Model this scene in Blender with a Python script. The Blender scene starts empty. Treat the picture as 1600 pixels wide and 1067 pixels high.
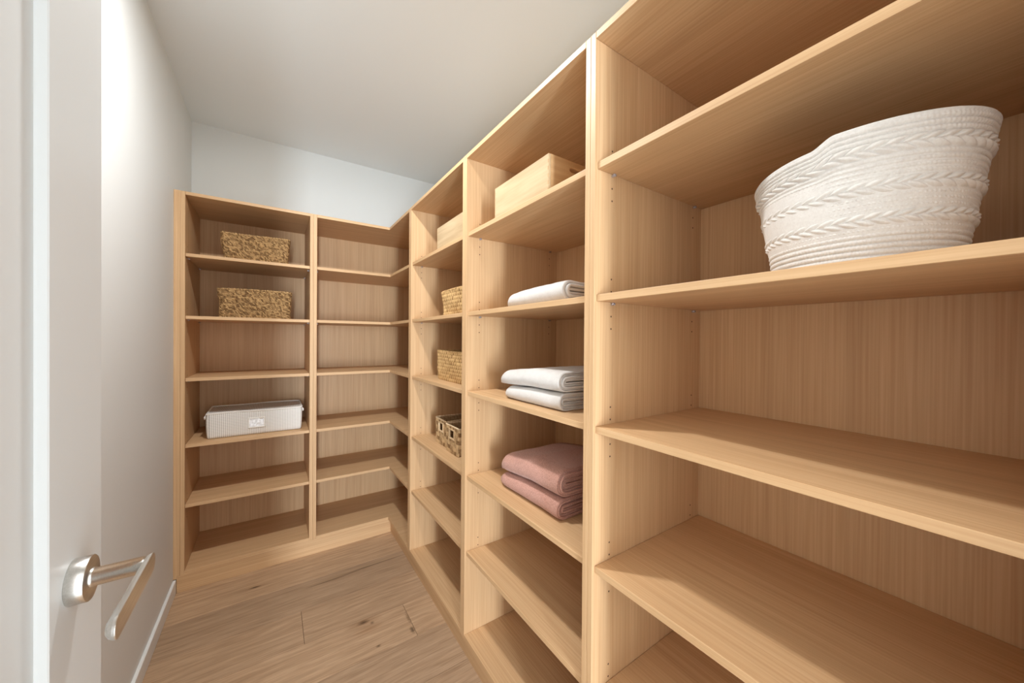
import bpy, bmesh, math, random
import numpy as np
from mathutils import Matrix, Vector, noise

random.seed(7); rng = np.random.default_rng(7)
scn = bpy.context.scene
col = scn.collection
# ------------------------------------------------------------------ camera, world, lights, exposure
cam_d = bpy.data.cameras.new('camera'); cam = bpy.data.objects.new('camera', cam_d); col.objects.link(cam)
cam_d.sensor_width = 36.0; cam_d.lens = 12.5058; cam_d.clip_start = .01
cam.matrix_world = Matrix(((0.83027268, -0.00283066, -0.55735022, .42957),
                           (-0.55731469, 0.00816303, -0.83026122, -2.50728),
                           (0.00689985, 0.99996268, 0.00519998, 1.33708),
                           (0, 0, 0, 1)))
scn.camera = cam
w = bpy.data.worlds.new('world'); scn.world = w; w.use_nodes = True
w.node_tree.nodes['Background'].inputs[0].default_value = (.98, .97, .96, 1)
w.node_tree.nodes['Background'].inputs[1].default_value = 2.25


def lamp(name, kind, loc, power, color, rot=(0, 0, 0), **kw):
    d = bpy.data.lights.new(name, kind); d.energy = power; d.color = color
    for k, v in kw.items():
        setattr(d, k, v)
    o = bpy.data.objects.new(name, d); col.objects.link(o); o.location = loc; o.rotation_euler = rot
    return o


# ceiling lamp of the closet (just above the frame) and the tall hall window far behind the doorway
lamp('closet_ceiling_light', 'AREA', (.55, -1.255, 2.668), 18.5, (.97, .975, .98), shape='DISK', size=.09)
lamp('hall_window_light', 'AREA', (-.15, -6.6, 1.05), 165, (.80, .90, 1.0), rot=(math.radians(90), 0, math.radians(-10)), shape='RECTANGLE', size=.32, size_y=1.9)
vs = scn.view_settings
vs.view_transform = 'Standard'; vs.look = 'None'; vs.gamma = 1.0; vs.use_curve_mapping = False
vs.exposure = 0.62
cy = scn.cycles
cy.max_bounces = 16; cy.diffuse_bounces = 12; cy.glossy_bounces = 4; cy.use_denoising = True
cy.sample_clamp_indirect = 4.0

# ------------------------------------------------------------------ dimensions (metres)
A, DR = 1.0926, .4923            # front plane of the right run, depth
DB = .460                        # depth of the back run, its front plane is Y = 0
T = .0172                        # board thickness
ZB, ZT = .1062, 2.0855           # top of the bottom board, underside of the top board
SH = [1.7816, 1.4516, 1.1212, .7700, .4523]
SB = .0083                       # shelf set-back
HC = 2.696
XB = A + DR
WN = -2.60
R = math.radians


# ------------------------------------------------------------------ materials
def mat(name, build):
    m = bpy.data.materials.new(name); m.use_nodes = True
    nt = m.node_tree; b = nt.nodes['Principled BSDF']
    build(nt, b)
    return m


def N(nt, t, **kw):
    n = nt.nodes.new(t)
    for k, v in kw.items():
        if hasattr(n, k):
            setattr(n, k, v)
        else:
            n.inputs[k].default_value = v
    return n


def coords(nt, scale, rnd=True):
    tc = N(nt, 'ShaderNodeTexCoord'); mp = N(nt, 'ShaderNodeMapping')
    mp.inputs['Scale'].default_value = scale
    if rnd:
        oi = N(nt, 'ShaderNodeObjectInfo'); mu = N(nt, 'ShaderNodeVectorMath', operation='SCALE')
        mu.inputs[0].default_value = (13.1, 7.7, 9.3)
        nt.links.new(oi.outputs['Random'], mu.inputs['Scale'])
        ad = N(nt, 'ShaderNodeVectorMath', operation='ADD')
        nt.links.new(tc.outputs['Object'], ad.inputs[0]); nt.links.new(mu.outputs[0], ad.inputs[1])
        nt.links.new(ad.outputs[0], mp.inputs['Vector'])
    else:
        nt.links.new(tc.outputs['Object'], mp.inputs['Vector'])
    return mp.outputs[0]


def ramp(nt, fac, stops):
    r = N(nt, 'ShaderNodeValToRGB')
    e = r.color_ramp.elements
    while len(e) < len(stops):
        e.new(.5)
    for i, (p_, c) in enumerate(stops):
        e[i].position = p_; e[i].color = (*c, 1)
    nt.links.new(fac, r.inputs[0])
    return r.outputs[0]


def noise_tex(nt, vec, scale, detail=3, rough=.55, dist=0):
    n = N(nt, 'ShaderNodeTexNoise'); n.inputs['Scale'].default_value = scale
    n.inputs['Detail'].default_value = detail; n.inputs['Roughness'].default_value = rough
    n.inputs['Distortion'].default_value = dist
    nt.links.new(vec, n.inputs['Vector'])
    return n.outputs['Fac']


def mix(nt, a, b, fac, kind='MIX'):
    m = N(nt, 'ShaderNodeMix', data_type='RGBA', blend_type=kind)
    for s, v in ((0, fac), (6, a), (7, b)):
        if hasattr(v, 'links'):
            nt.links.new(v, m.inputs[s])
        else:
            m.inputs[s].default_value = v if not isinstance(v, tuple) else (*v, 1)
    return m.outputs[2]


def bump(nt, b, h, strength, dist):
    n = N(nt, 'ShaderNodeBump'); n.inputs['Strength'].default_value = strength; n.inputs['Distance'].default_value = dist
    nt.links.new(h, n.inputs['Height']); nt.links.new(n.outputs[0], b.inputs['Normal'])


def laminate(axis, lo, hi, amt=1.0):
    def f(nt, b):
        s = [1, 1, 1]; s['xyz'.index(axis)] = .012
        v = coords(nt, s)
        fine = noise_tex(nt, v, 190, 2, .6)
        s2 = [1, 1, 1]; s2['xyz'.index(axis)] = .03
        broad = noise_tex(nt, coords(nt, s2), 26, 2, .5)
        c1 = ramp(nt, fine, [(.32, lo), (.68, hi)])
        c2 = ramp(nt, broad, [(.3, (.90, .885, .87)), (.7, (1.0, 1.0, 1.0))])
        c = mix(nt, c1, c2, 1.0, 'MULTIPLY')
        nt.links.new(c, b.inputs['Base Color'])
        b.inputs['Roughness'].default_value = .48
        b.inputs['Specular IOR Level'].default_value = .35
        bump(nt, b, fine, .05, .0004)
    return f


LO, HI = (.565, .350, .178), (.655, .436, .240)
M = {}
for ax in 'xyz':
    M['wood_' + ax] = mat('oak_laminate_' + ax, laminate(ax, LO, HI))
M['edge_x'] = mat('oak_edge_band', laminate('x', (.63, .43, .255), (.68, .475, .29)))


def paint(c, rough=.6, bs=.03):
    def f(nt, b):
        b.inputs['Base Color'].default_value = (*c, 1); b.inputs['Roughness'].default_value = rough
        b.inputs['Specular IOR Level'].default_value = .3
        bump(nt, b, noise_tex(nt, coords(nt, (1, 1, 1), False), 260, 2), bs, .0005)
    return f


M['wall'] = mat('wall_paint', paint((.715, .735, .725)))
M['ceil'] = mat('ceiling_paint', paint((.77, .815, .835)))
M['trim'] = mat('white_trim_paint', paint((.76, .775, .76), .4, .01))
M['door'] = mat('door_paint', paint((.64, .665, .665), .4, .01))


def floor_mat(nt, b):
    v = coords(nt, (.10, 1, 1))
    warp = noise_tex(nt, coords(nt, (.5, 2.0, 1)), 3.2, 3, .6)
    vv = N(nt, 'ShaderNodeVectorMath', operation='SCALE'); vv.inputs[0].default_value = (0, 1, 0)
    mm = N(nt, 'ShaderNodeMath', operation='MULTIPLY'); mm.inputs[1].default_value = .14
    nt.links.new(warp, mm.inputs[0]); nt.links.new(mm.outputs[0], vv.inputs['Scale'])
    ad = N(nt, 'ShaderNodeVectorMath', operation='ADD'); nt.links.new(v, ad.inputs[0]); nt.links.new(vv.outputs[0], ad.inputs[1])
    g = noise_tex(nt, ad.outputs[0], 34, 5, .62)
    fine = noise_tex(nt, coords(nt, (.03, 1, 1)), 210, 3, .6)
    wv = N(nt, 'ShaderNodeTexWave', wave_type='BANDS', bands_direction='Y'); wv.inputs['Scale'].default_value = 9
    wv.inputs['Distortion'].default_value = 1.5; wv.inputs['Detail'].default_value = 2
    nt.links.new(ad.outputs[0], wv.inputs['Vector'])
    c = ramp(nt, g, [(.2, (.39, .255, .152)), (.5, (.46, .31, .19)), (.8, (.53, .37, .235))])
    c = mix(nt, c, ramp(nt, fine, [(.38, (.80, .78, .76)), (.6, (1.04, 1.04, 1.04))]), 1.0, 'MULTIPLY')
    c = mix(nt, c, ramp(nt, wv.outputs[0], [(.0, (.92, .91, .9)), (.5, (1.02, 1.02, 1.02)), (.95, (1.10, 1.12, 1.14))]), .55, 'MULTIPLY')
    oi = N(nt, 'ShaderNodeObjectInfo')
    c = mix(nt, c, ramp(nt, oi.outputs['Random'], [(0, (.86, .86, .87)), (1, (1.10, 1.08, 1.05))]), 1.0, 'MULTIPLY')
    # knots and dark mineral streaks, where the boards have them
    geo = N(nt, 'ShaderNodeNewGeometry')
    for (kx, ky, rx, ry, dark) in KNOTS:
        sub = N(nt, 'ShaderNodeVectorMath', operation='SUBTRACT'); sub.inputs[1].default_value = (kx, ky, 0)
        nt.links.new(geo.outputs['Position'], sub.inputs[0])
        sc = N(nt, 'ShaderNodeVectorMath', operation='MULTIPLY'); sc.inputs[1].default_value = (1 / rx, 1 / ry, 0)
        nt.links.new(sub.outputs[0], sc.inputs[0])
        ln = N(nt, 'ShaderNodeVectorMath', operation='LENGTH'); nt.links.new(sc.outputs[0], ln.inputs[0])
        aa = N(nt, 'ShaderNodeMath', operation='ADD'); nt.links.new(ln.outputs['Value'], aa.inputs[0])
        nn = N(nt, 'ShaderNodeMath', operation='MULTIPLY_ADD'); nt.links.new(fine, nn.inputs[0])
        nn.inputs[1].default_value = 1.2; nn.inputs[2].default_value = -.6
        nt.links.new(nn.outputs[0], aa.inputs[1])
        c = mix(nt, c, ramp(nt, aa.outputs[0], [(.15, (dark, dark * .92, dark * .85)), (1.0, (1, 1, 1))]), 1.0, 'MULTIPLY')
    nt.links.new(c, b.inputs['Base Color']); b.inputs['Roughness'].default_value = .5
    b.inputs['Specular IOR Level'].default_value = .3
    bump(nt, b, fine, .12, .0006)


KNOTS = [(.353, -.167, .030, .009, .25), (.787, -.737, .032, .014, .28), (.82, -.76, .012, .012, .4), (.814, -.909, .013, .008, .3),
         (.965, -.905, .012, .03, .35), (.97, -.822, .009, .05, .6), (.35, -.168, .085, .018, .72), (.79, -.74, .09, .03, .78),
         (.93, -.312, .20, .009, .45), (.70, -.325, .16, .010, .55), (.80, -.79, .07, .03, .85)]
M['floor'] = mat('oak_floorboard', floor_mat)


def straw(lo, hi, sc=60, rough=.75, s0=.24, s1=.74):
    def f(nt, b):
        at = N(nt, 'ShaderNodeAttribute', attribute_name='tone')
        n = noise_tex(nt, coords(nt, (1, 1, 1), False), sc, 3, .6)
        m = N(nt, 'ShaderNodeMath', operation='MULTIPLY_ADD'); nt.links.new(at.outputs['Fac'], m.inputs[0])
        m.inputs[1].default_value = .75; nt.links.new(n, m.inputs[2])
        s = N(nt, 'ShaderNodeMath', operation='MULTIPLY'); nt.links.new(m.outputs[0], s.inputs[0]); s.inputs[1].default_value = .75
        nt.links.new(ramp(nt, s.outputs[0], [(s0, lo), (s1, hi)]), b.inputs['Base Color'])
        b.inputs['Roughness'].default_value = rough; b.inputs['Specular IOR Level'].default_value = .25
    return f


M['seagrass'] = mat('seagrass', straw((.13, .064, .022), (.50, .315, .14), 320, .75, .38, .92))
M['hyacinth'] = mat('water_hyacinth', straw((.26, .14, .05), (.60, .385, .17), 70, .75, .32, .84))
M['rush'] = mat('flat_rush', straw((.20, .105, .04), (.62, .43, .23), 90, .75, .34, .85))
M['rush_rim'] = mat('pale_rush_binding', straw((.55, .38, .21), (.80, .62, .40), 60))


def bamboo(nt, b):
    n = noise_tex(nt, coords(nt, (1, .06, 1)), 60, 4, .6)
    n2 = noise_tex(nt, coords(nt, (1, .25, 1)), 22, 2, .5)
    c = mix(nt, ramp(nt, n, [(.35, (.47, .335, .19)), (.62, (.56, .42, .25))]), ramp(nt, n2, [(.3, (.92, .9, .87)), (.6, (1, 1, 1))]), 1.0, 'MULTIPLY')
    nt.links.new(c, b.inputs['Base Color']); b.inputs['Roughness'].default_value = .42


M['bamboo'] = mat('bamboo', bamboo)


def bamboo_side(nt, b):
    n = noise_tex(nt, coords(nt, (.08, 1, 1)), 50, 4, .6)
    nt.links.new(ramp(nt, n, [(.35, (.44, .265, .12)), (.62, (.52, .33, .165))]), b.inputs['Base Color']); b.inputs['Roughness'].default_value = .42


M['bamboo_side'] = mat('bamboo_shaded_end_grain', bamboo_side)  # end boards darker than the long sides: their shade is in the colour


def cloth(c, c2, sc=420, bs=.5, bd=.002, rough=.95):
    def f(nt, b):
        v = coords(nt, (1, 1, 1))
        n = noise_tex(nt, v, sc, 3, .7); n2 = noise_tex(nt, v, 55, 3, .6)
        c_ = mix(nt, ramp(nt, n, [(.3, c2), (.65, c)]), ramp(nt, n2, [(.3, (.93, .92, .92)), (.7, (1, 1, 1))]), 1.0, 'MULTIPLY')
        nt.links.new(c_, b.inputs['Base Color']); b.inputs['Roughness'].default_value = rough
        b.inputs['Specular IOR Level'].default_value = .1
        b.inputs['Sheen Weight'].default_value = .25
        bump(nt, b, n, bs, bd)
    return f


M['white_terry'] = mat('white_terry', cloth((.69, .665, .63), (.58, .56, .53)))
M['pink_terry'] = mat('dusty_pink_terry', cloth((.66, .375, .295), (.33, .15, .11)))
M['cotton_rope'] = mat('cotton_rope', cloth((.74, .72, .68), (.67, .64, .60), 300, .15, .001))


def metal(nt, b):
    n = noise_tex(nt, coords(nt, (1, .03, 1), False), 700, 2)
    nt.links.new(ramp(nt, n, [(.3, (.60, .585, .55)), (.7, (.70, .68, .65))]), b.inputs['Base Color'])
    b.inputs['Metallic'].default_value = 1; b.inputs['Roughness'].default_value = .3


M['metal'] = mat('satin_nickel', metal)
M['hole'] = mat('recess_shade_brown', lambda nt, b: (setattr(b.inputs['Base Color'], 'default_value', (.09, .045, .02, 1)), setattr(b.inputs['Roughness'], 'default_value', .9)))  # dark brown puts the shade inside the pin holes into the colour


def clear(nt, b):
    b.inputs['Base Color'].default_value = (.92, .92, .97, 1); b.inputs['Roughness'].default_value = .12
    b.inputs['Transmission Weight'].default_value = .75; b.inputs['IOR'].default_value = 1.5


M['clear'] = mat('clear_plastic', clear)


def gridcloth(nt, b):
    tc = N(nt, 'ShaderNodeTexCoord'); sp = N(nt, 'ShaderNodeSeparateXYZ'); nt.links.new(tc.outputs['UV'], sp.inputs[0])
    outs = []
    for ch in (0, 1):
        m1 = N(nt, 'ShaderNodeMath', operation='FRACT'); nt.links.new(sp.outputs[ch], m1.inputs[0])
        m2 = N(nt, 'ShaderNodeMath', operation='LESS_THAN'); nt.links.new(m1.outputs[0], m2.inputs[0]); m2.inputs[1].default_value = .45
        outs.append(m2.outputs[0])
    s = N(nt, 'ShaderNodeMath', operation='ADD'); nt.links.new(outs[0], s.inputs[0]); nt.links.new(outs[1], s.inputs[1])
    h = N(nt, 'ShaderNodeMath', operation='MULTIPLY'); nt.links.new(s.outputs[0], h.inputs[0]); h.inputs[1].default_value = .5
    nt.links.new(ramp(nt, h.outputs[0], [(.0, (.86, .845, .80)), (.5, (.66, .63, .59)), (1.0, (.38, .35, .32))]), b.inputs['Base Color'])
    b.inputs['Roughness'].default_value = .9


M['gridcloth'] = mat('gingham_cloth', gridcloth)
M['piping'] = mat('cream_piping', cloth((.84, .82, .77), (.78, .76, .70), 300, .1, .0005))


def film(nt, b):
    b.inputs['Base Color'].default_value = (.80, .81, .83, 1); b.inputs['Roughness'].default_value = .12
    b.inputs['Specular IOR Level'].default_value = .8; b.inputs['Coat Weight'].default_value = .6
    bump(nt, b, noise_tex(nt, coords(nt, (1, 1, 1), False), 35, 2), .8, .004)


M['film'] = mat('clear_label_film', film)
M['dark_frost'] = mat('frosted_glass', lambda nt, b: (setattr(b.inputs['Emission Color'], 'default_value', (1, .94, .86, 1)), setattr(b.inputs['Emission Strength'], 'default_value', 3.0)))

# ------------------------------------------------------------------ helpers


def link(name, me, m, parent=None, loc=None, smooth=False):
    if m is not None and not me.materials:
        me.materials.append(m)
    if smooth:
        for p_ in me.polygons:
            p_.use_smooth = True
    o = bpy.data.objects.new(name, me); col.objects.link(o)
    if parent is not None:
        o.parent = parent
        wl = Vector(loc) if loc is not None else Vector((0, 0, 0))
        q = parent
        off = Vector((0, 0, 0))
        while q is not None:
            off += q.location; q = q.parent
        o.location = wl - off
    elif loc is not None:
        o.location = loc
    return o


def thing(name, label, cat, loc, group=None, kind=None):
    o = bpy.data.objects.new(name, None); col.objects.link(o); o.location = loc; o.empty_display_size = .05
    return tag(o, label, cat, group, kind)


def tag(o, label=None, cat=None, group=None, kind=None):
    for k, v in (('label', label), ('category', cat), ('group', group), ('kind', kind)):
        if v:
            o[k] = v
    return o


def bevel_all(bm, w_, seg=2):
    if w_:
        bmesh.ops.bevel(bm, geom=list(bm.edges), offset=w_, segments=seg, profile=.5, affect='EDGES')


def box(name, x0, x1, y0, y1, z0, z1, m, parent=None, bev=.0008, seg=1):
    c = ((x0 + x1) / 2, (y0 + y1) / 2, (z0 + z1) / 2)
    bm = bmesh.new(); bmesh.ops.create_cube(bm, size=1)
    for v in bm.verts:
        v.co = (v.co.x * (x1 - x0), v.co.y * (y1 - y0), v.co.z * (z1 - z0))
    bevel_all(bm, bev, seg)
    me = bpy.data.meshes.new(name); bm.to_mesh(me); bm.free()
    return link(name, me, m, parent, c)


def prism(name, poly, z0, z1, m, parent=None, bev=.0008, seg=1, smooth=False):
    cx = sum(p_[0] for p_ in poly) / len(poly); cy_ = sum(p_[1] for p_ in poly) / len(poly)
    bm = bmesh.new()
    f = bm.faces.new([bm.verts.new((x - cx, y - cy_, 0)) for x, y in poly])
    r_ = bmesh.ops.extrude_face_region(bm, geom=[f])
    for v in [g for g in r_['geom'] if isinstance(g, bmesh.types.BMVert)]:
        v.co.z += z1 - z0
    bmesh.ops.recalc_face_normals(bm, faces=bm.faces)
    bevel_all(bm, bev, seg)
    me = bpy.data.meshes.new(name); bm.to_mesh(me); bm.free()
    return link(name, me, m, parent, (cx, cy_, z0), smooth)


def boxes(name, lst, m, parent=None, loc=(0, 0, 0), bev=0):
    bm = bmesh.new()
    for (x0, x1, y0, y1, z0, z1) in lst:
        r_ = bmesh.ops.create_cube(bm, size=1)
        for v in r_['verts']:
            v.co = ((x0 + x1) / 2 + v.co.x * (x1 - x0) - loc[0], (y0 + y1) / 2 + v.co.y * (y1 - y0) - loc[1], (z0 + z1) / 2 + v.co.z * (z1 - z0) - loc[2])
    bevel_all(bm, bev, 1)
    me = bpy.data.meshes.new(name); bm.to_mesh(me); bm.free()
    return link(name, me, m, parent, loc)


def grid_mesh(name, P, closed_u=False, closed_v=False, tone=None, uv=None):
    """P: (nv, nu, 3) array -> mesh"""
    nv, nu = P.shape[:2]
    me = bpy.data.meshes.new(name)
    idx = np.arange(nv * nu).reshape(nv, nu)
    iu = np.roll(idx, -1, 1) if closed_u else idx[:, 1:]
    base = idx if closed_u else idx[:, :-1]
    if closed_v:
        a, b_, c, d = base, iu, np.roll(iu, -1, 0), np.roll(base, -1, 0)
    else:
        a, b_, c, d = base[:-1], iu[:-1], iu[1:], base[1:]
    F = np.stack([a, b_, c, d], -1).reshape(-1, 4)
    me.from_pydata(P.reshape(-1, 3).tolist(), [], F.tolist())
    if tone is not None:
        at = me.attributes.new('tone', 'FLOAT', 'POINT'); at.data.foreach_set('value', tone.reshape(-1).astype(np.float32))
    me.update()
    return me


def rrect(n, hx, hy, r_):
    """points and outward normals of a rounded rectangle, evenly spaced by length, with arc length"""
    L = [2 * (hx - r_), math.pi / 2 * r_, 2 * (hy - r_), math.pi / 2 * r_] * 2
    tot = sum(L); pts = []; nor = []; ss = []
    for i in range(n):
        s = tot * i / n; ss.append(s); k = 0
        while s > L[k]:
            s -= L[k]; k += 1
        side = k // 2
        ang = [-90, 0, 90, 180][side]
        a0 = R(ang); nx, ny = math.cos(a0), math.sin(a0); tx, ty = -ny, nx
        hl, hw = ((hx, hy) if side % 2 == 0 else (hy, hx))
        if k % 2 == 0:
            q = -(hl - r_) + s
            pts.append((nx * hw + tx * q, ny * hw + ty * q)); nor.append((nx, ny))
        else:
            th = a0 + s / r_
            cxx, cyy = nx * (hw - r_) + tx * (hl - r_), ny * (hw - r_) + ty * (hl - r_)
            pts.append((cxx + math.cos(th) * r_, cyy + math.sin(th) * r_)); nor.append((math.cos(th), math.sin(th)))
    return np.array(pts), np.array(nor), np.array(ss), tot


# ------------------------------------------------------------------ room shell
def S(o, label=None):
    o['kind'] = 'structure'
    if label:
        o['label'] = label
    return o


S(box('wall_left', -.10, 0, WN - .1, .60, 0, HC, M['wall'], bev=0), 'plain pale grey painted wall on the left')
S(box('wall_back', 0, XB + .02, .482, .60, 0, HC, M['wall'], bev=0), 'pale grey painted wall above the back shelving')
S(box('wall_right', XB + .02, XB + .14, WN - .1, .60, 0, HC, M['wall'], bev=0), 'grey wall behind the long shelving run')
DX0, DX1, DH = .155, .965, 2.065
wn = boxes('wall_near', [(0, DX0, WN - .10, WN, 0, HC), (DX1, XB + .02, WN - .10, WN, 0, HC), (DX0, DX1, WN - .10, WN, DH, HC)], M['wall'], None, (.5, WN - .05, 0))
S(wn, 'wall with the open doorway the view is taken from')
S(box('ceiling', -.10, XB + .14, WN - .1, .60, HC, HC + .1, M['ceil'], bev=0), 'smooth pale grey ceiling')
fl = bpy.data.objects.new('floor', None); col.objects.link(fl); S(fl, 'light brown oak board floor')
boxes('subfloor', [(-.10, XB + .14, WN - .10, .60, -.06, -.0045)], M['hole'], fl, (0, 0, -.03))
boxes('hall_floor', [(-2.0, 3.2, -8.0, WN - .10, -.06, 0)], M['ceil'], fl, (.6, -5, -.03))
edges = [.482] + [-.265 - .228 * k for k in range(-3 + 0, 12)]
edges = sorted({round(e, 4) for e in ([.47] + [-.265 + .228 * k for k in (3, 2, 1)] + [-.265 - .228 * k for k in range(11)]) if e <= .47 and e > WN - .10}, reverse=True) + [WN - .0995]
joints = {3: [.90], 4: [.547], 5: [.975], 6: [.33, 1.45], 7: [.70], 8: [.15, 1.2], 9: [.62], 10: [.3], 11: [.8], 2: [.2], 1: [.5], 12: [.4]}
rows_y = list(zip(edges[:-1], edges[1:]))
for i, (ya, yb) in enumerate(rows_y):
    # the row between -.493 and -.721 joins at X .547, the next at X .975
    mid = (ya + yb) / 2
    if -.721 < mid < -.493: js = [.547]
    elif -.949 < mid < -.721: js = [.975]
    elif mid > -.493: js = []
    else: js = [.25 + .37 * ((i * 5) % 4)]
    xs = [0] + js + [XB + .02]
    for xa, xb in zip(xs[:-1], xs[1:]):
        box('plank', xa + .0008, xb - .0008, yb + .0007, ya - .0007, -.0045, 0 - .0002 * (i % 2), M['floor'], fl, bev=.0005)

bb = S(box('baseboard_left', 0, .0125, -1.60, .001, 0, .0715, M['trim'], bev=.002), 'low white baseboard along the left wall')
bb2 = S(box('baseboard_near', 0, .0125, WN, -1.6005, 0, .0715, M['trim'], bev=.002))

# doorway frame and the opened door
jf = boxes('trim_1', [(DX0, DX0 + .02, WN - .10, WN + .0, 0, DH), (DX1 - .02, DX1, WN - .10, WN, 0, DH), (DX0, DX1, WN - .10, WN, DH - .02, DH)], M['trim'], None, (.5, WN, 0))
S(jf, 'white painted jambs lining the doorway')
dr = bpy.data.objects.new('door_1', None); col.objects.link(dr); dr.location = (.221, WN + .01, 0); S(dr, 'pale grey panelled door standing open along the left wall')
DF, DBk, Y0, Y1 = .240, .202, WN + .012, -1.810
st = .134
box('stile', DBk, DF, Y1 - st, Y1, .008, 2.035, M['door'], dr, bev=.0012)
box('stile', DBk, DF, Y0, Y0 + .11, .008, 2.035, M['door'], dr, bev=.0012)
for (a, b_) in ((.008, .20), (1.915, 2.035)):
    box('rail', DBk, DF, Y0 + .1102, Y1 - st - .0002, a, b_, M['door'], dr, bev=.0012)
box('door_panel', DBk + .010, DF - .010, Y0 + .105, Y1 - st + .005, .19, 1.92, M['door'], dr, bev=0)
h = bpy.data.objects.new('door_handle', None); col.objects.link(h); h.parent = dr; HY, HZ = -1.893, 1.057
h.location = Vector((DF, HY, HZ)) - dr.location; h['label'] = 'satin nickel lever handle on a round rose'


def lathe_x(name, prof, m, parent, loc, seg=48):
    """profile (x, r) revolved about the X axis"""
    th = np.linspace(0, 2 * math.pi, seg, endpoint=False)
    P = np.array([[(x, r_ * math.cos(t), r_ * math.sin(t)) for t in th] for x, r_ in prof])
    me = grid_mesh(name, P, closed_u=True)
    bm = bmesh.new(); bm.from_mesh(me); bmesh.ops.recalc_face_normals(bm, faces=bm.faces); bm.to_mesh(me); bm.free()
    return link(name, me, m, parent, loc, True)


ro = lathe_x('rose', [(0, .0001), (0, .0242), (.0005, .0246), (.0146, .0246), (.0152, .0240), (.0152, .0105), (.0152, .0001)], M['metal'], h, (DF, HY, HZ))
lathe_x('neck', [(.0152, .0108), (.0175, .0108), (.0178, .0098), (.058, .0098), (.0585, .0001)], M['metal'], h, (DF, HY, HZ))
# lever: a D-section bar running towards the hinge side, flat outer face with rounded ends, thin rounded back
lm = bmesh.new(); ring = []
for (dx, k_) in ((.0662, .0112), (.0655, .0116), (.0635, .0112), (.0605, .0095), (.0580, .0060)):
    pts = []
    for k in range(32):
        a = 2 * math.pi * k / 32
        pts.append(lm.verts.new((dx, (-.0005 if math.cos(a) > 0 else -.117) + k_ * math.cos(a), k_ * math.sin(a))))
    ring.append(pts)
for r0_, r1_ in zip(ring[:-1], ring[1:]):
    for k in range(32):
        lm.faces.new((r0_[k], r0_[(k + 1) % 32], r1_[(k + 1) % 32], r1_[k]))
lm.faces.new(ring[0]); lm.faces.new(ring[-1][::-1])
bmesh.ops.recalc_face_normals(lm, faces=lm.faces)
me = bpy.data.meshes.new('lever'); lm.to_mesh(me); lm.free(); link('lever', me, M['metal'], h, (DF, HY, HZ))


# ceiling light fitting (out of view above)
cl = thing('ceiling_light', 'small round white ceiling light in the middle of the closet ceiling', 'ceiling light', (.524, -1.255, HC))
bm = bmesh.new(); bmesh.ops.create_cone(bm, cap_ends=True, segments=40, radius1=.055, radius2=.06, depth=.02)
me = bpy.data.meshes.new('housing'); bm.to_mesh(me); bm.free(); link('housing', me, M['trim'], cl, (.524, -1.255, HC - .0101), False)

# ------------------------------------------------------------------ shelving
PINS = {}


def holes_mesh(pts, axis, sgn, loc):
    """tiny drilled shelf-pin holes: flat dark discs on the panel, their inner shade painted"""
    bm = bmesh.new()
    for p_ in pts:
        m4 = Matrix.Translation(Vector(p_) - Vector(loc)) @ (Matrix.Rotation(R(90), 4, 'Y') if axis == 'x' else Matrix.Rotation(R(90), 4, 'X'))
        bmesh.ops.create_cone(bm, cap_ends=True, segments=8, radius1=.0024, radius2=.0024, depth=.0006, matrix=m4)
    me = bpy.data.meshes.new('pin_holes'); bm.to_mesh(me); bm.free()
    return me


pin_bm = bmesh.new()
bmesh.ops.create_cone(pin_bm, cap_ends=True, segments=10, radius1=.0036, radius2=.0036, depth=.010)
r_ = bmesh.ops.create_cube(pin_bm, size=1)
for v in r_['verts']:
    v.co = (v.co.x * .009, v.co.y * .004, v.co.z * .004 + .0035)
pin_me = bpy.data.meshes.new('shelf_pin'); pin_bm.to_mesh(pin_me); pin_bm.free(); pin_me.materials.append(M['clear'])


def fit_pins(unit, side_pos, axis, sgn, ds, base, direction):
    """pins and holes on one side panel. axis: normal axis of the panel, side_pos its face, ds distances behind the front"""
    pts = []
    for z in SH:
        for d in ds:
            q = base + direction * d
            for k in (-2, -1, 1, 2):
                zz = z - T - .004 + .032 * k
                if abs(zz - (z - T / 2)) < T / 2 + .002:
                    continue
                pts.append((side_pos, q, zz) if axis == 'x' else (q, side_pos, zz))
            o = bpy.data.objects.new('shelf_pin', pin_me); col.objects.link(o); o.parent = unit
            zz = z - T - .0040
            c = (side_pos + sgn * .0048, q, zz) if axis == 'x' else (q, side_pos + sgn * .0048, zz)
            o.location = Vector(c) - unit.location
            o.rotation_euler = (0, R(90), 0) if axis == 'x' else (R(90), 0, 0)
    loc = pts[0]
    o = link('pin_holes', holes_mesh(pts, axis, sgn, loc), M['hole'], unit, loc); o['kind'] = 'stuff'


G = .0003
DM = .63525          # joint of the first cabinet and the corner cabinet
X0, XS = .0266, .0447
u1 = thing('shelving_cabinet', 'open oak cabinet against the left wall, holding brown wicker baskets and a gingham box', 'shelving', (.33, .23, 0))
boxes('filler_strip', [(.0006, X0 - G, -.0005, .018, ZB - T, ZT + T), (.0006, .0131, -.0005, .018, .0745, ZB - T)], M['wood_z'], u1, (.013, .009, 1.1))
box('side_panel', X0, XS, 0, DB, ZB - T, ZT + T, M['wood_z'], u1)
box('side_panel', .6163, DM - G, 0, DB, ZB - T, ZT + T, M['wood_z'], u1)
box('top_panel', XS + G, .6163 - G, 0, DB - G, ZT, ZT + T, M['wood_x'], u1)
box('bottom_panel', XS + G, .6163 - G, 0, DB - G, ZB - T, ZB, M['wood_x'], u1)
box('back_panel', X0, DM - G, DB + G, DB + .018, ZB - T, ZT + T, M['wood_z'], u1, bev=0)
for z in SH:
    box('shelf', XS + .0008, .6163 - .0008, SB, DB - .001, z - T, z, M['wood_x'], u1, bev=.0010, seg=2)
fit_pins(u1, XS, 'x', 1, (.063, .40), 0, 1)
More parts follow.
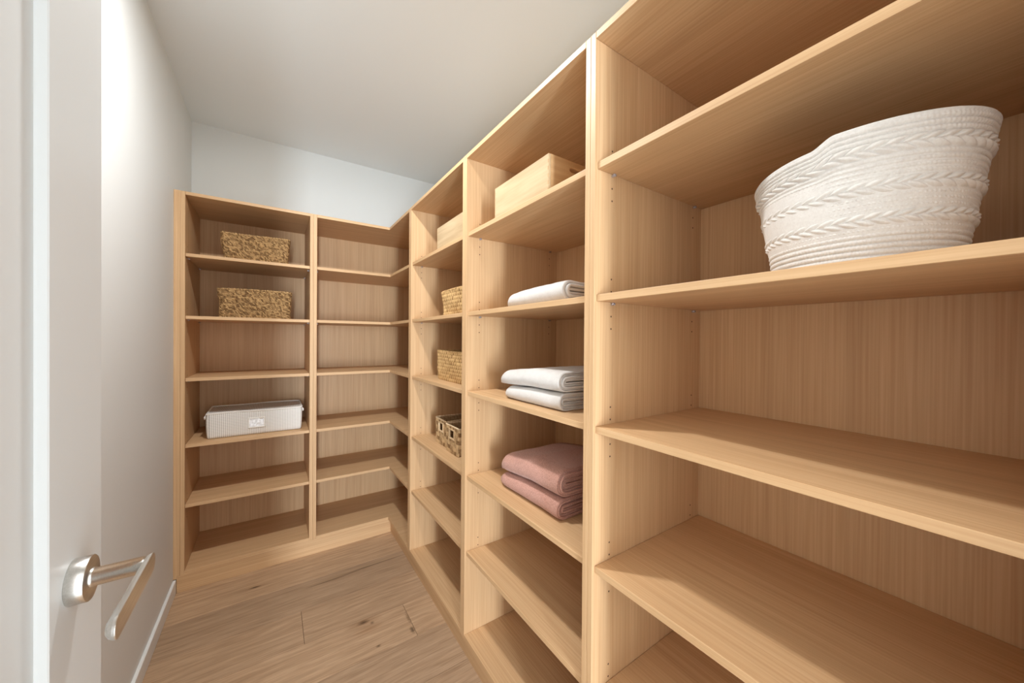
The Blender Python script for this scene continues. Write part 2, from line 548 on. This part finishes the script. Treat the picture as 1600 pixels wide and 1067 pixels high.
fit_pins(u1, .6163, 'x', -1, (.063, .40), 0, 1)

EC = -.4243; EM = -.4437
u2 = thing('shelving_cabinet', 'empty L-shaped open oak corner cabinet with five wraparound shelves', 'shelving', (1.2, .23, 0))
box('side_panel', DM + G, .6542, 0, DB, ZB - T, ZT + T, M['wood_z'], u2)
box('side_panel', A, XB, EM + G, EC, ZB - T, ZT + T, M['wood_z'], u2)


def Lp(x0, yf, xf, y1):
    return [(x0, yf), (xf, yf), (xf, y1), (XB - G, y1), (XB - G, DB - G), (x0, DB - G)]


prism('top_panel', Lp(.6542 + G, 0, A, EC + G), ZT, ZT + T, M['wood_x'], u2)
prism('bottom_panel', Lp(.6542 + G, 0, A, EC + G), ZB - T, ZB, M['wood_x'], u2)
box('back_panel', DM + G, XB + .018, DB + G, DB + .018, ZB - T, ZT + T, M['wood_z'], u2, bev=0)
box('back_panel', XB + G, XB + .018, EM + G, DB, ZB - T, ZT + T, M['wood_z'], u2, bev=0)
for z in SH:
    prism('shelf', Lp(.6542 + .0008, SB, A + SB, EC + .0008), z - T, z, M['wood_x'], u2, bev=.0010, seg=2)
fit_pins(u2, .6542, 'x', 1, (.063, .40), 0, 1)
fit_pins(u2, EC, 'y', 1, (.063, .43), A, 1)

bays = [(-.4443, -.4631, -1.1389, -1.1572, 'open oak cabinet right of the corner, holding straw coloured baskets and a wooden box'),
        (-1.1578, -1.1756, -1.8510, -1.8678, 'open oak cabinet holding white towels, pink towels and a pale wooden box'),
        (-1.8684, -1.8850, -2.5580, -2.5760, 'nearest open oak cabinet, with the large white rope basket on a shelf')]
units = []
for (ya, yi, yj, yb, lab) in bays:
    u = thing('shelving_cabinet', lab, 'shelving', (A + DR / 2, (ya + yb) / 2, 0)); units.append(u)
    box('side_panel', A, XB, yi, ya, ZB - T, ZT + T, M['wood_z'], u)
    box('side_panel', A, XB, yb, yj, ZB - T, ZT + T, M['wood_z'], u)
    box('top_panel', A, XB - G, yj + G, yi - G, ZT, ZT + T, M['wood_y'], u)
    box('bottom_panel', A, XB - G, yj + G, yi - G, ZB - T, ZB, M['wood_y'], u)
    box('back_panel', XB + G, XB + .018, yb, ya, ZB - T, ZT + T, M['wood_z'], u, bev=0)
    for z in SH:
        box('shelf', A + SB, XB - .001, yj + .0008, yi - .0008, z - T, z, M['wood_y'], u, bev=.0010, seg=2)
    fit_pins(u, yi, 'y', -1, (.063, .4445), A, 1)
    fit_pins(u, yj, 'y', 1, (.063, .4445), A, 1)

pk = box('plinth', .0135, 1.1096, 0, .018, 0, ZB - T - .0003, M['wood_x'])
tag(pk, 'long oak plinth board under the back shelving', 'plinth')
pk2 = box('plinth', 1.1098, 1.1278, -2.576, .0178, 0, ZB - T - .0003, M['wood_y'])
tag(pk2, 'recessed oak plinth board under the right-hand shelving', 'plinth')


# ------------------------------------------------------------------ woven things
def basket(name, label, cat, cx_, cy_, z0, hx, hy, H, kind, m, flare=.008, rot=0, group=None, rim=None, hole=None, seed=1, rr=.018):
    """woven open basket: body shell with real weave relief, inner lining, base and rolled rim. hx,hy half sizes at the rim"""
    g = np.random.default_rng(seed)
    t = thing(name, label, cat, (cx_, cy_, z0), group); t.rotation_euler = (0, 0, 0)
    per = 4 * (hx + hy)
    if kind == 'seagrass':
        nu, rows = int(per / .0015), max(6, int(H / .0082)); nv = rows * 6
    elif kind == 'plait':
        nu, rows = int(per / .003), max(4, int(H / .0165)); nv = rows * 8
    else:
        nu, rows = int(per / .004), max(4, int(H / .019)); nv = rows * 8
    pts, nor, ss, tot = rrect(nu, hx, hy, rr)
    vv = np.linspace(0, 1, nv)
    P = np.zeros((nv, nu, 3)); tone = np.zeros((nv, nu))
    lowf = g.normal(size=(4, 3))
    for j, v in enumerate(vv):
        z = v * H
        sc = 1 - flare * (1 - v) / min(hx, hy) * 1.0
        row = min(rows - 1, int(v * rows)); fv = v * rows - row
        if kind == 'seagrass':
            ph = g.uniform(0, 1) if fv < 1 / 6 else ph
            tw = ss / .0075 + fv * .7 + ph
            cell = np.floor(tw + .25 * np.sin(ss * 50 + row))
            d = .0050 * math.sin(math.pi * fv) ** .8 * (.35 + .65 * np.abs(np.sin(math.pi * tw)))
            tn = np.modf(np.abs(np.sin(cell * 12.9898 + row * 78.233) * 43758.5))[0]
            d = d + .0024 * (tn - .5)
        elif kind == 'plait':
            cw = .024
            q = ss / cw + .5 * (row % 2)
            cell = np.floor(q); fu = q - cell
            vert = fu < .30
            dh = .0030 * np.sin(math.pi * np.clip((fu - .30) / .70, 0, 1)) ** .5 * math.sin(math.pi * fv) ** .5 * 1.5
            dv = .0016 + .0024 * np.sin(math.pi * np.clip(fu / .30, 0, 1)) ** .6
            d = np.where(vert, dv, dh)
            tn = np.modf(np.abs(np.sin(cell * 12.9898 + row * 78.233) * 43758.5))[0] * .7
            tn = np.where(vert, .95, tn); d = d + .0012 * (tn - .5) * (~vert)
        else:
            cw = .019
            q = ss / cw; cell = np.floor(q); fu = q - cell
            over = ((cell + row) % 2 == 0)
            du = np.sin(math.pi * fu); dv = math.sin(math.pi * fv)
            d = np.where(over, .0022 * dv ** .35 * (.55 + .45 * du), .0022 * du ** .35 * (.35 + .35 * (1 - dv)))
            tn = np.modf(np.abs(np.sin(cell * 12.9898 + row * 78.233) * 43758.5))[0]
        wob = .0022 * np.sin(ss * 9 + lowf[0, 0] + v * 3) + .0016 * np.sin(ss * 23 + lowf[1, 0] * 3 + v * 7)
        if kind in ('flat',): wob = wob * .4
        sag = .0022 * np.sin(ss * 11 + lowf[2, 0]) * v
        P[j, :, 0] = pts[:, 0] * sc + nor[:, 0] * (d + wob)
        P[j, :, 1] = pts[:, 1] * sc + nor[:, 1] * (d + wob)
        P[j, :, 2] = z + sag
        tone[j] = tn
    # inner lining (folded over the top)
    inn = []
    for v, off in ((1.0, -.0035), (.93, -.0065), (.55, -.0065), (.03, -.0065)):
        sc = 1 - flare * (1 - v) / min(hx, hy)
        q = np.zeros((nu, 3)); q[:, 0] = pts[:, 0] * sc + nor[:, 0] * off; q[:, 1] = pts[:, 1] * sc + nor[:, 1] * off
        q[:, 2] = v * H + .0022 * np.sin(ss * 11 + lowf[2, 0]) * v
        inn.append(q)
    P = np.concatenate([P, np.array(inn)]); tone = np.concatenate([tone, np.full((4, nu), .25)])
    me = grid_mesh('body', P, closed_u=True, tone=tone)
    bm = bmesh.new(); bm.from_mesh(me)
    if hole:
        dead = []
        for f in bm.faces:
            c = f.calc_center_median()
            for (ax, sg, a0, a1, z0_, z1_) in hole:
                q, w_ = (c.y, c.x) if ax == 'x' else (c.x, c.y)
                if w_ * sg > 0 and abs(w_) > (hx if ax == 'x' else hy) * .8 and a0 < q < a1 and z0_ < c.z < z1_:
                    dead.append(f)
        bmesh.ops.delete(bm, geom=dead, context='FACES')
    bm.verts.ensure_lookup_table()
    nb = P.shape[0]
    bm.to_mesh(me); bm.free()
    at = me.attributes.get('tone')
    body = link('body', me, m, t, (cx_, cy_, z0), True)
    # base
    sc = 1 - flare / min(hx, hy)
    bpts = [(x * sc * .985, y * sc * .985) for x, y in pts[::6]]
    bm = bmesh.new(); bm.faces.new([bm.verts.new((x, y, .0006)) for x, y in bpts]); bm.faces.new([bm.verts.new((x, y, .006)) for x, y in bpts])
    b2 = bpy.data.meshes.new('base'); bm.to_mesh(b2); bm.free()
    link('base', b2, m, t, (cx_, cy_, z0))
    # rim: twisted cord round the top edge
    nr = max(160, int(tot / .0035)); rp, rn, rs, _ = rrect(nr, hx, hy, rr)
    rad = {'seagrass': .0052, 'plait': .0042, 'flat': .0036}[kind]
    th = np.linspace(0, 2 * math.pi, 8, endpoint=False)
    Q = np.zeros((nr, 8, 3)); tt = np.zeros((nr, 8))
    for i in range(nr):
        pz = H - .001 + .0022 * math.sin(rs[i] * 11 + lowf[2, 0])
        wb = .0022 * math.sin(rs[i] * 9 + lowf[0, 0] + 3) * (.4 if kind == 'flat' else 1)
        rd = rad * (1 + (.28 if kind != 'flat' else .12) * math.sin(rs[i] / (.013 if kind == 'seagrass' else .017) * 2 * math.pi)) * (1 + g.uniform(-.08, .08))
        zj = g.uniform(-.0012, .0012) if kind == 'seagrass' else 0
        o_ = -.0008 + wb
        for k, a in enumerate(th):
            Q[i, k] = (rp[i, 0] + rn[i, 0] * (o_ + rd * math.cos(a)), rp[i, 1] + rn[i, 1] * (o_ + rd * math.cos(a)), pz + zj + rd * math.sin(a) * 1.15)
        tt[i] = g.uniform(.1, 1)
    me = grid_mesh('rim', Q, closed_u=True, closed_v=True, tone=tt)
    bm = bmesh.new(); bm.from_mesh(me); bmesh.ops.recalc_face_normals(bm, faces=bm.faces); bm.to_mesh(me); bm.free()
    link('rim', me, rim or m, t, (cx_, cy_, z0), True)
    if hole:
        for (ax, sg, a0, a1, z0_, z1_) in hole:
            hw = (hx if ax == 'x' else hy)
            zc = (z0_ + z1_) / 2
            off = sg * (hw - flare * (1 - zc / H) + .001)
            bw = .0055
            L = []
            for (u0, u1_, w0, w1) in ((a0 - bw, a1 + bw, z1_ - .001, z1_ + bw), (a0 - bw, a1 + bw, z0_ - bw, z0_ + .001), (a0 - bw, a0 + .001, z0_ + .001, z1_ - .001), (a1 - .001, a1 + bw, z0_ + .001, z1_ - .001)):
                if ax == 'x':
                    L.append((cx_ + off - .0045, cx_ + off + .0045, cy_ + u0, cy_ + u1_, z0 + w0, z0 + w1))
                else:
                    L.append((cx_ + u0, cx_ + u1_, cy_ + off - .0045, cy_ + off + .0045, z0 + w0, z0 + w1))
            boxes('handle_hole_binding', L, rim or m, t, (cx_ + (off if ax == 'x' else 0), cy_, z0 + zc), bev=.0012)
    return t


gb = 'brown seagrass baskets in the left cabinet'
basket('wicker_basket', 'brown seagrass basket on the topmost shelf of the left cabinet', 'basket', .348, .175, SH[0] + .0005, .162, .115, .150, 'seagrass', M['seagrass'], flare=.007, group=gb, seed=3, rr=.022)
basket('wicker_basket', 'brown seagrass basket in the left cabinet, lower and larger of the two', 'basket', .347, .165, SH[1] + .0005, .176, .120, .160, 'seagrass', M['seagrass'], flare=.007, group=gb, seed=5, rr=.022)
basket('woven_basket', 'straw coloured plaited basket on the shelf directly below the small wooden box', 'basket', 1.130 + .10, -.965, SH[1] + .0005, .10, .137, .118, 'plait', M['hyacinth'], flare=.006, group='straw baskets in the cabinet next to the corner', seed=8, rr=.012)
basket('woven_basket', 'straw coloured plaited basket directly above the two small baskets with handle holes', 'basket', 1.175 + .10, -.833, SH[2] + .0005, .10, .165, .153, 'plait', M['hyacinth'], flare=.002, group='straw baskets in the cabinet next to the corner', seed=9, rr=.012)
ge = 'small square-holed baskets side by side'
basket('handled_basket', 'small woven basket with square handle hole, nearer the corner of the pair', 'basket', 1.180 + .135, -.708, SH[3] + .0005, .135, .0735, .134, 'flat', M['rush'], flare=.001, group=ge, rim=M['rush_rim'], hole=[('x', -1, -.032, .020, .076, .116)], seed=11, rr=.006)
basket('handled_basket', 'small woven basket with square handle hole, further from the corner of the pair', 'basket', 1.166 + .135, -.8805, SH[3] + .0005, .135, .0735, .134, 'flat', M['rush'], flare=.001, group=ge, rim=M['rush_rim'], hole=[('x', -1, -.030, .022, .076, .116)], seed=12, rr=.006)


# ------------------------------------------------------------------ bamboo boxes
def bamboo_box(label, x0, x1, y0, y1, z0, H, hx0, hx1):
    t = thing('wooden_box', label, 'box', ((x0 + x1) / 2, (y0 + y1) / 2, z0), 'pale bamboo boxes on the top shelves')
    th = .009; z1 = z0 + H
    box('long_side', x0, x0 + th, y0, y1, z0 + .0003, z1, M['bamboo'], t, bev=.0010)
    box('long_side', x1 - th, x1, y0, y1, z0 + .0003, z1, M['bamboo'], t, bev=.0010)
    box('bottom', x0 + th, x1 - th, y0 + th, y1 - th, z0 + .0003, z0 + .006, M['bamboo'], t, bev=0)
    cxm = (hx0 + hx1) / 2
    for (a, b_) in ((y0, y0 + th), (y1 - th, y1)):
        # end board with a rounded hand slot
        bm = bmesh.new()
        hw, hz0, hz1 = (hx1 - hx0) / 2, z1 - .035, z1 - .017
        n = 10; rad = (hz1 - hz0) / 2; zc = (hz0 + hz1) / 2
        slot = []
        for k in range(n + 1):
            an = -math.pi / 2 + math.pi * k / n; slot.append((cxm + hw - rad + rad * math.cos(an), zc + rad * math.sin(an)))
        for k in range(n + 1):
            an = math.pi / 2 + math.pi * k / n; slot.append((cxm - hw + rad + rad * math.cos(an), zc + rad * math.sin(an)))
        m_ = len(slot)
        X0_, X1_, Z0_, Z1_ = x0 + th, x1 - th, z0 + .0003, z1
        outer = []
        for (sx, sz) in slot:
            dx, dz = sx - cxm, sz - zc
            k1 = ((X1_ - cxm) / dx if dx > 1e-6 else ((X0_ - cxm) / dx if dx < -1e-6 else 1e9))
            k2 = ((Z1_ - zc) / dz if dz > 1e-6 else ((Z0_ - zc) / dz if dz < -1e-6 else 1e9))
            k = min(k1, k2); outer.append((cxm + dx * k, zc + dz * k))
        corners = [(X0_, Z0_), (X1_, Z0_), (X1_, Z1_), (X0_, Z1_)]
        oi = list(outer)
        for c in corners:
            j = min(range(m_), key=lambda q: (oi[q][0] - c[0]) ** 2 + (oi[q][1] - c[1]) ** 2); oi[j] = c
        fr = [bm.verts.new((x - cxm, 0, z - zc)) for x, z in slot]; fo = [bm.verts.new((x - cxm, 0, z - zc)) for x, z in oi]
        br = [bm.verts.new((x - cxm, b_ - a, z - zc)) for x, z in slot]; bo = [bm.verts.new((x - cxm, b_ - a, z - zc)) for x, z in oi]
        for k in range(m_):
            k2 = (k + 1) % m_
            bm.faces.new((fr[k], fo[k], fo[k2], fr[k2])); bm.faces.new((br[k2], bo[k2], bo[k], br[k]))
            bm.faces.new((fr[k2], br[k2], br[k], fr[k])); bm.faces.new((fo[k], bo[k], bo[k2], fo[k2]))
        bmesh.ops.recalc_face_normals(bm, faces=bm.faces)
        me = bpy.data.meshes.new('end_board'); bm.to_mesh(me); bm.free()
        link('end_board', me, M['bamboo_side'], t, (cxm, a, zc))
    # box-joint fingers showing at the corners
    L = []
    for yy in (y0, y1):
        for k in range(5):
            za = z0 + .006 + k * (H - .012) / 5
            L.append((x0 - .0003, x0 + .0002, yy - (.0 if yy == y1 else 0) - (.0045 if yy == y1 else 0), yy + (.0045 if yy == y0 else 0), za, za + (H - .012) / 10))
    o = boxes('finger_joints', L, M['bamboo_side'], t, (x0, (y0 + y1) / 2, z0 + H / 2)); o['kind'] = 'stuff'
    return t


bamboo_box('pale wooden box with a hand slot on the topmost shelf, above the white towels', 1.12, 1.395, -1.671, -1.357, SH[0], .1215, 1.205, 1.31)
bamboo_box('pale wooden box on the topmost shelf of the cabinet next to the corner, half hidden', 1.12, 1.395, -1.104, -.790, SH[0], .1165, 1.205, 1.31)

# ------------------------------------------------------------------ gingham box
gx0, gx1, gy0, gy1, gz, gh = .124, .577, .072, .345, SH[3], .140
gt = thing('fabric_box', 'low grey and cream gingham storage box with a label window in the left cabinet', 'storage box', ((gx0 + gx1) / 2, (gy0 + gy1) / 2, gz))
hx, hy = (gx1 - gx0) / 2, (gy1 - gy0) / 2
n = 240; pts, nor, ss, tot = rrect(n, hx, hy, .012)
prof = [(0, -.012), (.001, -.004), (.006, -.0008)] + [(gh * k / 10, .0025 * math.sin(math.pi * k / 10) + .004 * (k / 10)) for k in range(1, 11)]
P = np.zeros((len(prof), n, 3))
for j, (z, off) in enumerate(prof):
    P[j, :, 0] = pts[:, 0] + nor[:, 0] * off; P[j, :, 1] = pts[:, 1] + nor[:, 1] * off
    P[j, :, 2] = z + (.0015 * np.sin(ss * 17) + .0015 * np.sin(ss * 7 + 1)) * (z / gh)
me = grid_mesh('body', P, closed_u=True)
uvl = me.uv_layers.new(name='UV')
cell = .0085
for p_ in me.polygons:
    for li in p_.loop_indices:
        vi = me.loops[li].vertex_index; j, i = divmod(vi, n)
        s = ss[i]
        if i == 0 and any(me.loops[q].vertex_index % n == n - 1 for q in p_.loop_indices): s = tot
        uvl.data[li].uv = (s / cell, prof[j][0] / cell)
gxc, gyc = (gx0 + gx1) / 2, (gy0 + gy1) / 2
link('body', me, M['gridcloth'], gt, (gxc, gyc, gz + .0004), True)
# lid: slightly sagging gingham top
nx, ny = 40, 24; P = np.zeros((ny, nx, 3))
for j in range(ny):
    for i in range(nx):
        a, b_ = i / (nx - 1) * 2 - 1, j / (ny - 1) * 2 - 1
        P[j, i] = (a * (hx + .003), b_ * (hy + .003), gh - .002 - .006 * (1 - a * a) * (1 - b_ * b_) + .002 * noise.noise(Vector((a * 3, b_ * 2, 0))))
me = grid_mesh('lid', P); uvl = me.uv_layers.new(name='UV')
for p_ in me.polygons:
    for li in p_.loop_indices:
        v = me.vertices[me.loops[li].vertex_index].co; uvl.data[li].uv = (v.x / cell, v.y / cell)
link('lid', me, M['gridcloth'], gt, (gxc, gyc, gz), True)


def tube(name, path, rad, m, parent, loc, closed=True, k=8):
    path = np.array(path); nn = len(path); Q = np.zeros((nn, k, 3))
    for i in range(nn):
        a = path[(i + 1) % nn] if closed or i < nn - 1 else path[i]; b_ = path[i - 1] if closed or i > 0 else path[i]
        t_ = Vector(a - b_).normalized(); up = Vector((0, 0, 1)) if abs(t_.z) < .9 else Vector((1, 0, 0))
        s_ = t_.cross(up).normalized(); u_ = s_.cross(t_)
        for q in range(k):
            an = 2 * math.pi * q / k; Q[i, q] = Vector(path[i]) + s_ * rad * math.cos(an) + u_ * rad * math.sin(an)
    me = grid_mesh(name, Q, closed_u=True, closed_v=closed)
    bm = bmesh.new(); bm.from_mesh(me)
    if not closed:
        bmesh.ops.holes_fill(bm, edges=[e for e in bm.edges if e.is_boundary])
    bmesh.ops.recalc_face_normals(bm, faces=bm.faces); bm.to_mesh(me); bm.free()
    return link(name, me, m, parent, loc, True)


tube('piping', [(pts[i, 0] + nor[i, 0] * .004, pts[i, 1] + nor[i, 1] * .004, gh + .0015 * math.sin(ss[i] * 17) + .0015 * math.sin(ss[i] * 7 + 1)) for i in range(0, n, 2)], .0035, M['piping'], gt, (gxc, gyc, gz))
for s in (-1, 1):
    # short corner pulls
    tube('pull_tab', [(s * (hx + .004), -hy + .012, gh - .008), (s * (hx + .010), -hy + .006, gh - .016), (s * (hx + .009), -hy + .010, gh - .028)], .004, M['piping'], gt, (gxc, gyc, gz), closed=False)
    tube('pull_tab', [(s * (hx + .004), hy - .012, gh - .008), (s * (hx + .010), hy - .006, gh - .012), (s * (hx + .009), hy - .010, gh - .024)], .004, M['piping'], gt, (gxc, gyc, gz), closed=False)
fr = boxes('label_frame', [(gxc - .041, gxc + .041, gy0 - .0075, gy0 - .0045, gz + .040, gz + .046), (gxc - .041, gxc + .041, gy0 - .0075, gy0 - .0045, gz + .094, gz + .100),
                      (gxc - .041, gxc - .035, gy0 - .0075, gy0 - .0045, gz + .046, gz + .094), (gxc + .035, gxc + .041, gy0 - .0075, gy0 - .0045, gz + .046, gz + .094)], M['piping'], gt, (gxc, gy0, gz + .07), bev=.0005)
P = np.zeros((14, 20, 3))
for j in range(14):
    for i in range(20):
        P[j, i] = (-.036 + .072 * i / 19, -.0008 - .0022 * noise.noise(Vector((i * .28, j * .35, 3.3))), -.026 + .052 * j / 13)
me = grid_mesh('label_window', P); link('label_window', me, M['film'], gt, (gxc, gy0 - .0048, gz + .070), True)


# ------------------------------------------------------------------ towels
def towel(label, group, x0, x1, y0, y1, z0, H, layers, m, seed, lift=None, taper=.75, cat='towel', ragged=.006, sagL=0.0, name='folded_towel'):
    """folded towel: nested folds wrapping round the front (-X) edge, ends of the layers showing at the near (-Y) end"""
    g = np.random.default_rng(seed)
    t = thing(name, label, cat, ((x0 + x1) / 2, (y0 + y1) / 2, z0), group)
    tk = H / 2 / (layers + .10)
    ny = 44
    lift = lift or (lambda a: 0.0)
    verts_all = []; faces_all = []
    for li in range(layers):
        ho, hi = H / 2 - li * tk, H / 2 - (li + 1) * tk * .985 + tk * .11
        xo = li * tk * .95
        yj = g.uniform(-ragged, ragged)
        xend = x1 - g.uniform(0, .01)
        # closed section: outer U then inner U
        na, nl = 14, 7
        sec = []
        for k in range(nl):
            sec.append((xend - (xend - (x0 + xo + ho)) * k / nl, ho, 1.0))
        for k in range(na + 1):
            a = math.pi / 2 + math.pi * k / na
            sec.append((x0 + xo + ho + ho * math.cos(a) * 1.0, ho * math.sin(a), 1.0))
        for k in range(nl):
            sec.append((x0 + xo + ho + (xend - (x0 + xo + ho)) * (k + 1) / nl, -ho, 1.0))
        for k in range(nl):
            sec.append((xend - (xend - (x0 + xo + ho)) * k / nl, -hi, 0))
        for k in range(na + 1):
            a = -math.pi / 2 - math.pi * k / na
            sec.append((x0 + xo + ho + hi * math.cos(a) * 1.0, hi * math.sin(a), 0))
        for k in range(nl):
            sec.append((x0 + xo + ho + (xend - (x0 + xo + ho)) * (k + 1) / nl, hi, 0))
        ns = len(sec); base = len(verts_all)
        for j in range(ny + 1):
            u = j / ny
            # u = 0 at the far (+Y) end
            e = 1 - (1 - min(1, u / .14)) ** 2
            sq = taper + (1 - taper) * min(1, (u / .55)) ** .8
            sq = sq * (.30 + .70 * math.sqrt(max(0, e)))
            e2 = 1 - (1 - min(1, (1 - u) / .05)) ** 2
            y = y1 - (y1 - y0 + (yj if u > .5 else 0)) * u
            if u > .5: y = y1 - (y1 - y0) * u - yj * (u - .5) * 2
            for (x, z, outf) in sec:
                nz = noise.noise(Vector((x * 11 + seed, y * 11, li * .37))) * .0035 + noise.noise(Vector((x * 38, y * 38 + seed, li))) * .0011
                zz = H / 2 * sq + z * sq * (.965 + .035 * e2) + (nz if z > 0 else nz * .15)
                xx = x + (1 - e) * .02 + noise.noise(Vector((y * 9, z * 30, seed))) * .003
                verts_all.append((xx, y, max(.0006, zz) + lift(u)))
        for j in range(ny):
            for k in range(ns):
                k2 = (k + 1) % ns
                faces_all.append((base + j * ns + k, base + j * ns + k2, base + (j + 1) * ns + k2, base + (j + 1) * ns + k))
        # end caps as quad strips between outer and inner path
        half = ns // 2
        for j in (0, ny):
            o_ = base + j * ns
            for k in range(half - 1):
                faces_all.append((o_ + k, o_ + k + 1, o_ + ns - 2 - k, o_ + ns - 1 - k))
    me = bpy.data.meshes.new('cloth')
    c = ((x0 + x1) / 2, (y0 + y1) / 2, z0)
    me.from_pydata([(v[0] - c[0], v[1] - c[1], v[2]) for v in verts_all], [], faces_all)
    bm = bmesh.new(); bm.from_mesh(me); bmesh.ops.recalc_face_normals(bm, faces=bm.faces); bm.to_mesh(me); bm.free()
    link('cloth', me, m, t, c, True)
    return t


towel('single folded white towel on the shelf below the wooden box', None, 1.128, 1.43, -1.735, -1.408, SH[1] + .0003, .062, 3, M['white_terry'], 3, taper=.72)
towel('lower folded white towel of the stacked pair', 'stacked white towels', 1.137, 1.42, -1.705, -1.383, SH[2] + .0003, .0535, 5, M['white_terry'], 5, taper=.80)
towel('upper folded white towel of the stacked pair', 'stacked white towels', 1.130, 1.41, -1.712, -1.362, SH[2] + .058, .062, 5, M['white_terry'], 6, taper=.78, lift=lambda u: -.010 * (1 - min(1, u / .55) ** .8))
towel('lower folded dusty pink towel of the stacked pair', 'stacked pink towels', 1.160, 1.45, -1.672, -1.318, SH[3] + .0003, .067, 6, M['pink_terry'], 7, taper=.74, ragged=.006)
towel('upper folded dusty pink towel of the stacked pair', 'stacked pink towels', 1.156, 1.45, -1.680, -1.330, SH[3] + .072, .086, 7, M['pink_terry'], 8, taper=.80, ragged=.006, lift=lambda u: -.0175 * (1 - min(1, u / .55) ** .8))

# ------------------------------------------------------------------ rope basket
bx, by, bz = 1.300, -2.3215, SH[1] + .0004
rt = thing('rope_basket', 'large white cotton rope basket with braided bands in the nearest cabinet', 'basket', (bx, by, bz))
rows = [('c', .0085)] * 7 + [('b', .021)] + [('c', .0085)] * 3 + [('b', .022)] + [('c', .0085)] * 4 + [('b', .023)] + [('c', .0085)] * 3
HT = sum(r_[1] for r_ in rows); RB, RT_ = .1195, .1495
nu = 720
th = np.linspace(0, 2 * math.pi, nu, endpoint=False)


def rim_h(a):      # the soft wall stands a little higher towards the near side and dips on the far-left
    return 1.0 + .035 * math.cos(a + 2.25) + .012 * math.cos(2 * a + .6)




def sstep(a, lo, hi):
    t_ = min(1, max(0, (a - lo) / (hi - lo))); return t_ * t_ * (3 - 2 * t_)


def rim_d(a):      # soft dent of the wall between the handle and the corner side
    g_ = math.degrees(a) % 360
    return -.030 + .013 * sstep(g_, 170, 182) + .012 * sstep(g_, 185, 285) - .030 * 0 + (.0 if g_ < 300 else -.019 * 0 - .031 * sstep(g_, 300, 359.9))


rimv = np.array([rim_h(a) + rim_d(a) / HT for a in th])
lean = np.array([1 + .012 * math.cos(2 * a + .5) + .008 * math.cos(3 * a) for a in th])
parts = {'c': [], 'b': []}
z = 0
bodyP = []
for ri, (kd, hh) in enumerate(rows):
    ns = 6 if kd == 'c' else 18
    for s in range(ns):
        fv = s / ns; zz = z + fv * hh; v = zz / HT
        rad = RB + (RT_ - RB) * v ** 1.15 - .010 * max(0, 1 - zz / .012) ** 2
        if kd == 'c':
            d = .0036 * math.sin(math.pi * fv) ** .55 + .0004 * np.sin(th * 150 + ri * 2 + fv * 3)
            d = d + 0 * th
        else:
            # braid: two rows of slanted, overlapping lobes meeting in a herring-bone
            nl = 46
            up = fv > .5; q = abs(fv - .5) * 2
            ph = th / (2 * math.pi) * nl - q * .85 + (.5 if up else 0)
            fu = ph - np.floor(ph)
            d = .0012 + .0062 * (np.sin(math.pi * fu) ** .7) * (math.sin(math.pi * (.12 + .88 * q) ** .9 * 1.0) ** .6 if q < 1 else 0)
        rr_ = (rad + d) * lean
        bodyP.append(np.stack([rr_ * np.cos(th), rr_ * np.sin(th), zz * (1 + (rimv - 1) * v ** 2)], 1))
    z += hh
top = bodyP[-1].copy()
ro_ = (RT_ + .001) * lean
for off, dz in ((.0030, .0015), (.0015, .0042), (-.0012, .0050), (-.0040, .0040), (-.0055, .001), (-.0065, -.01), (-.009, -.06), (-.022, -.16), (-.034, -.205 + .012)):
    rr_ = ro_ + off - (.0 if dz > -.02 else 0)
    zt = HT * rimv + dz if dz > -.1 else HT + dz + 0 * rimv
    bodyP.append(np.stack([rr_ * np.cos(th), rr_ * np.sin(th), np.maximum(zt, .006)], 1))
me = grid_mesh('wall', np.array(bodyP), closed_u=True)
link('basket_wall', me, M['cotton_rope'], rt, (bx, by, bz), True)
# coiled base
bm = bmesh.new(); bm.faces.new([bm.verts.new((.1165 * math.cos(a), .1165 * math.sin(a), .0006)) for a in th[::10]]); bm.faces.new([bm.verts.new((.118 * math.cos(a), .118 * math.sin(a), .007)) for a in th[::10]])
me = bpy.data.meshes.new('base'); bm.to_mesh(me); bm.free(); link('base', me, M['cotton_rope'], rt, (bx, by, bz))
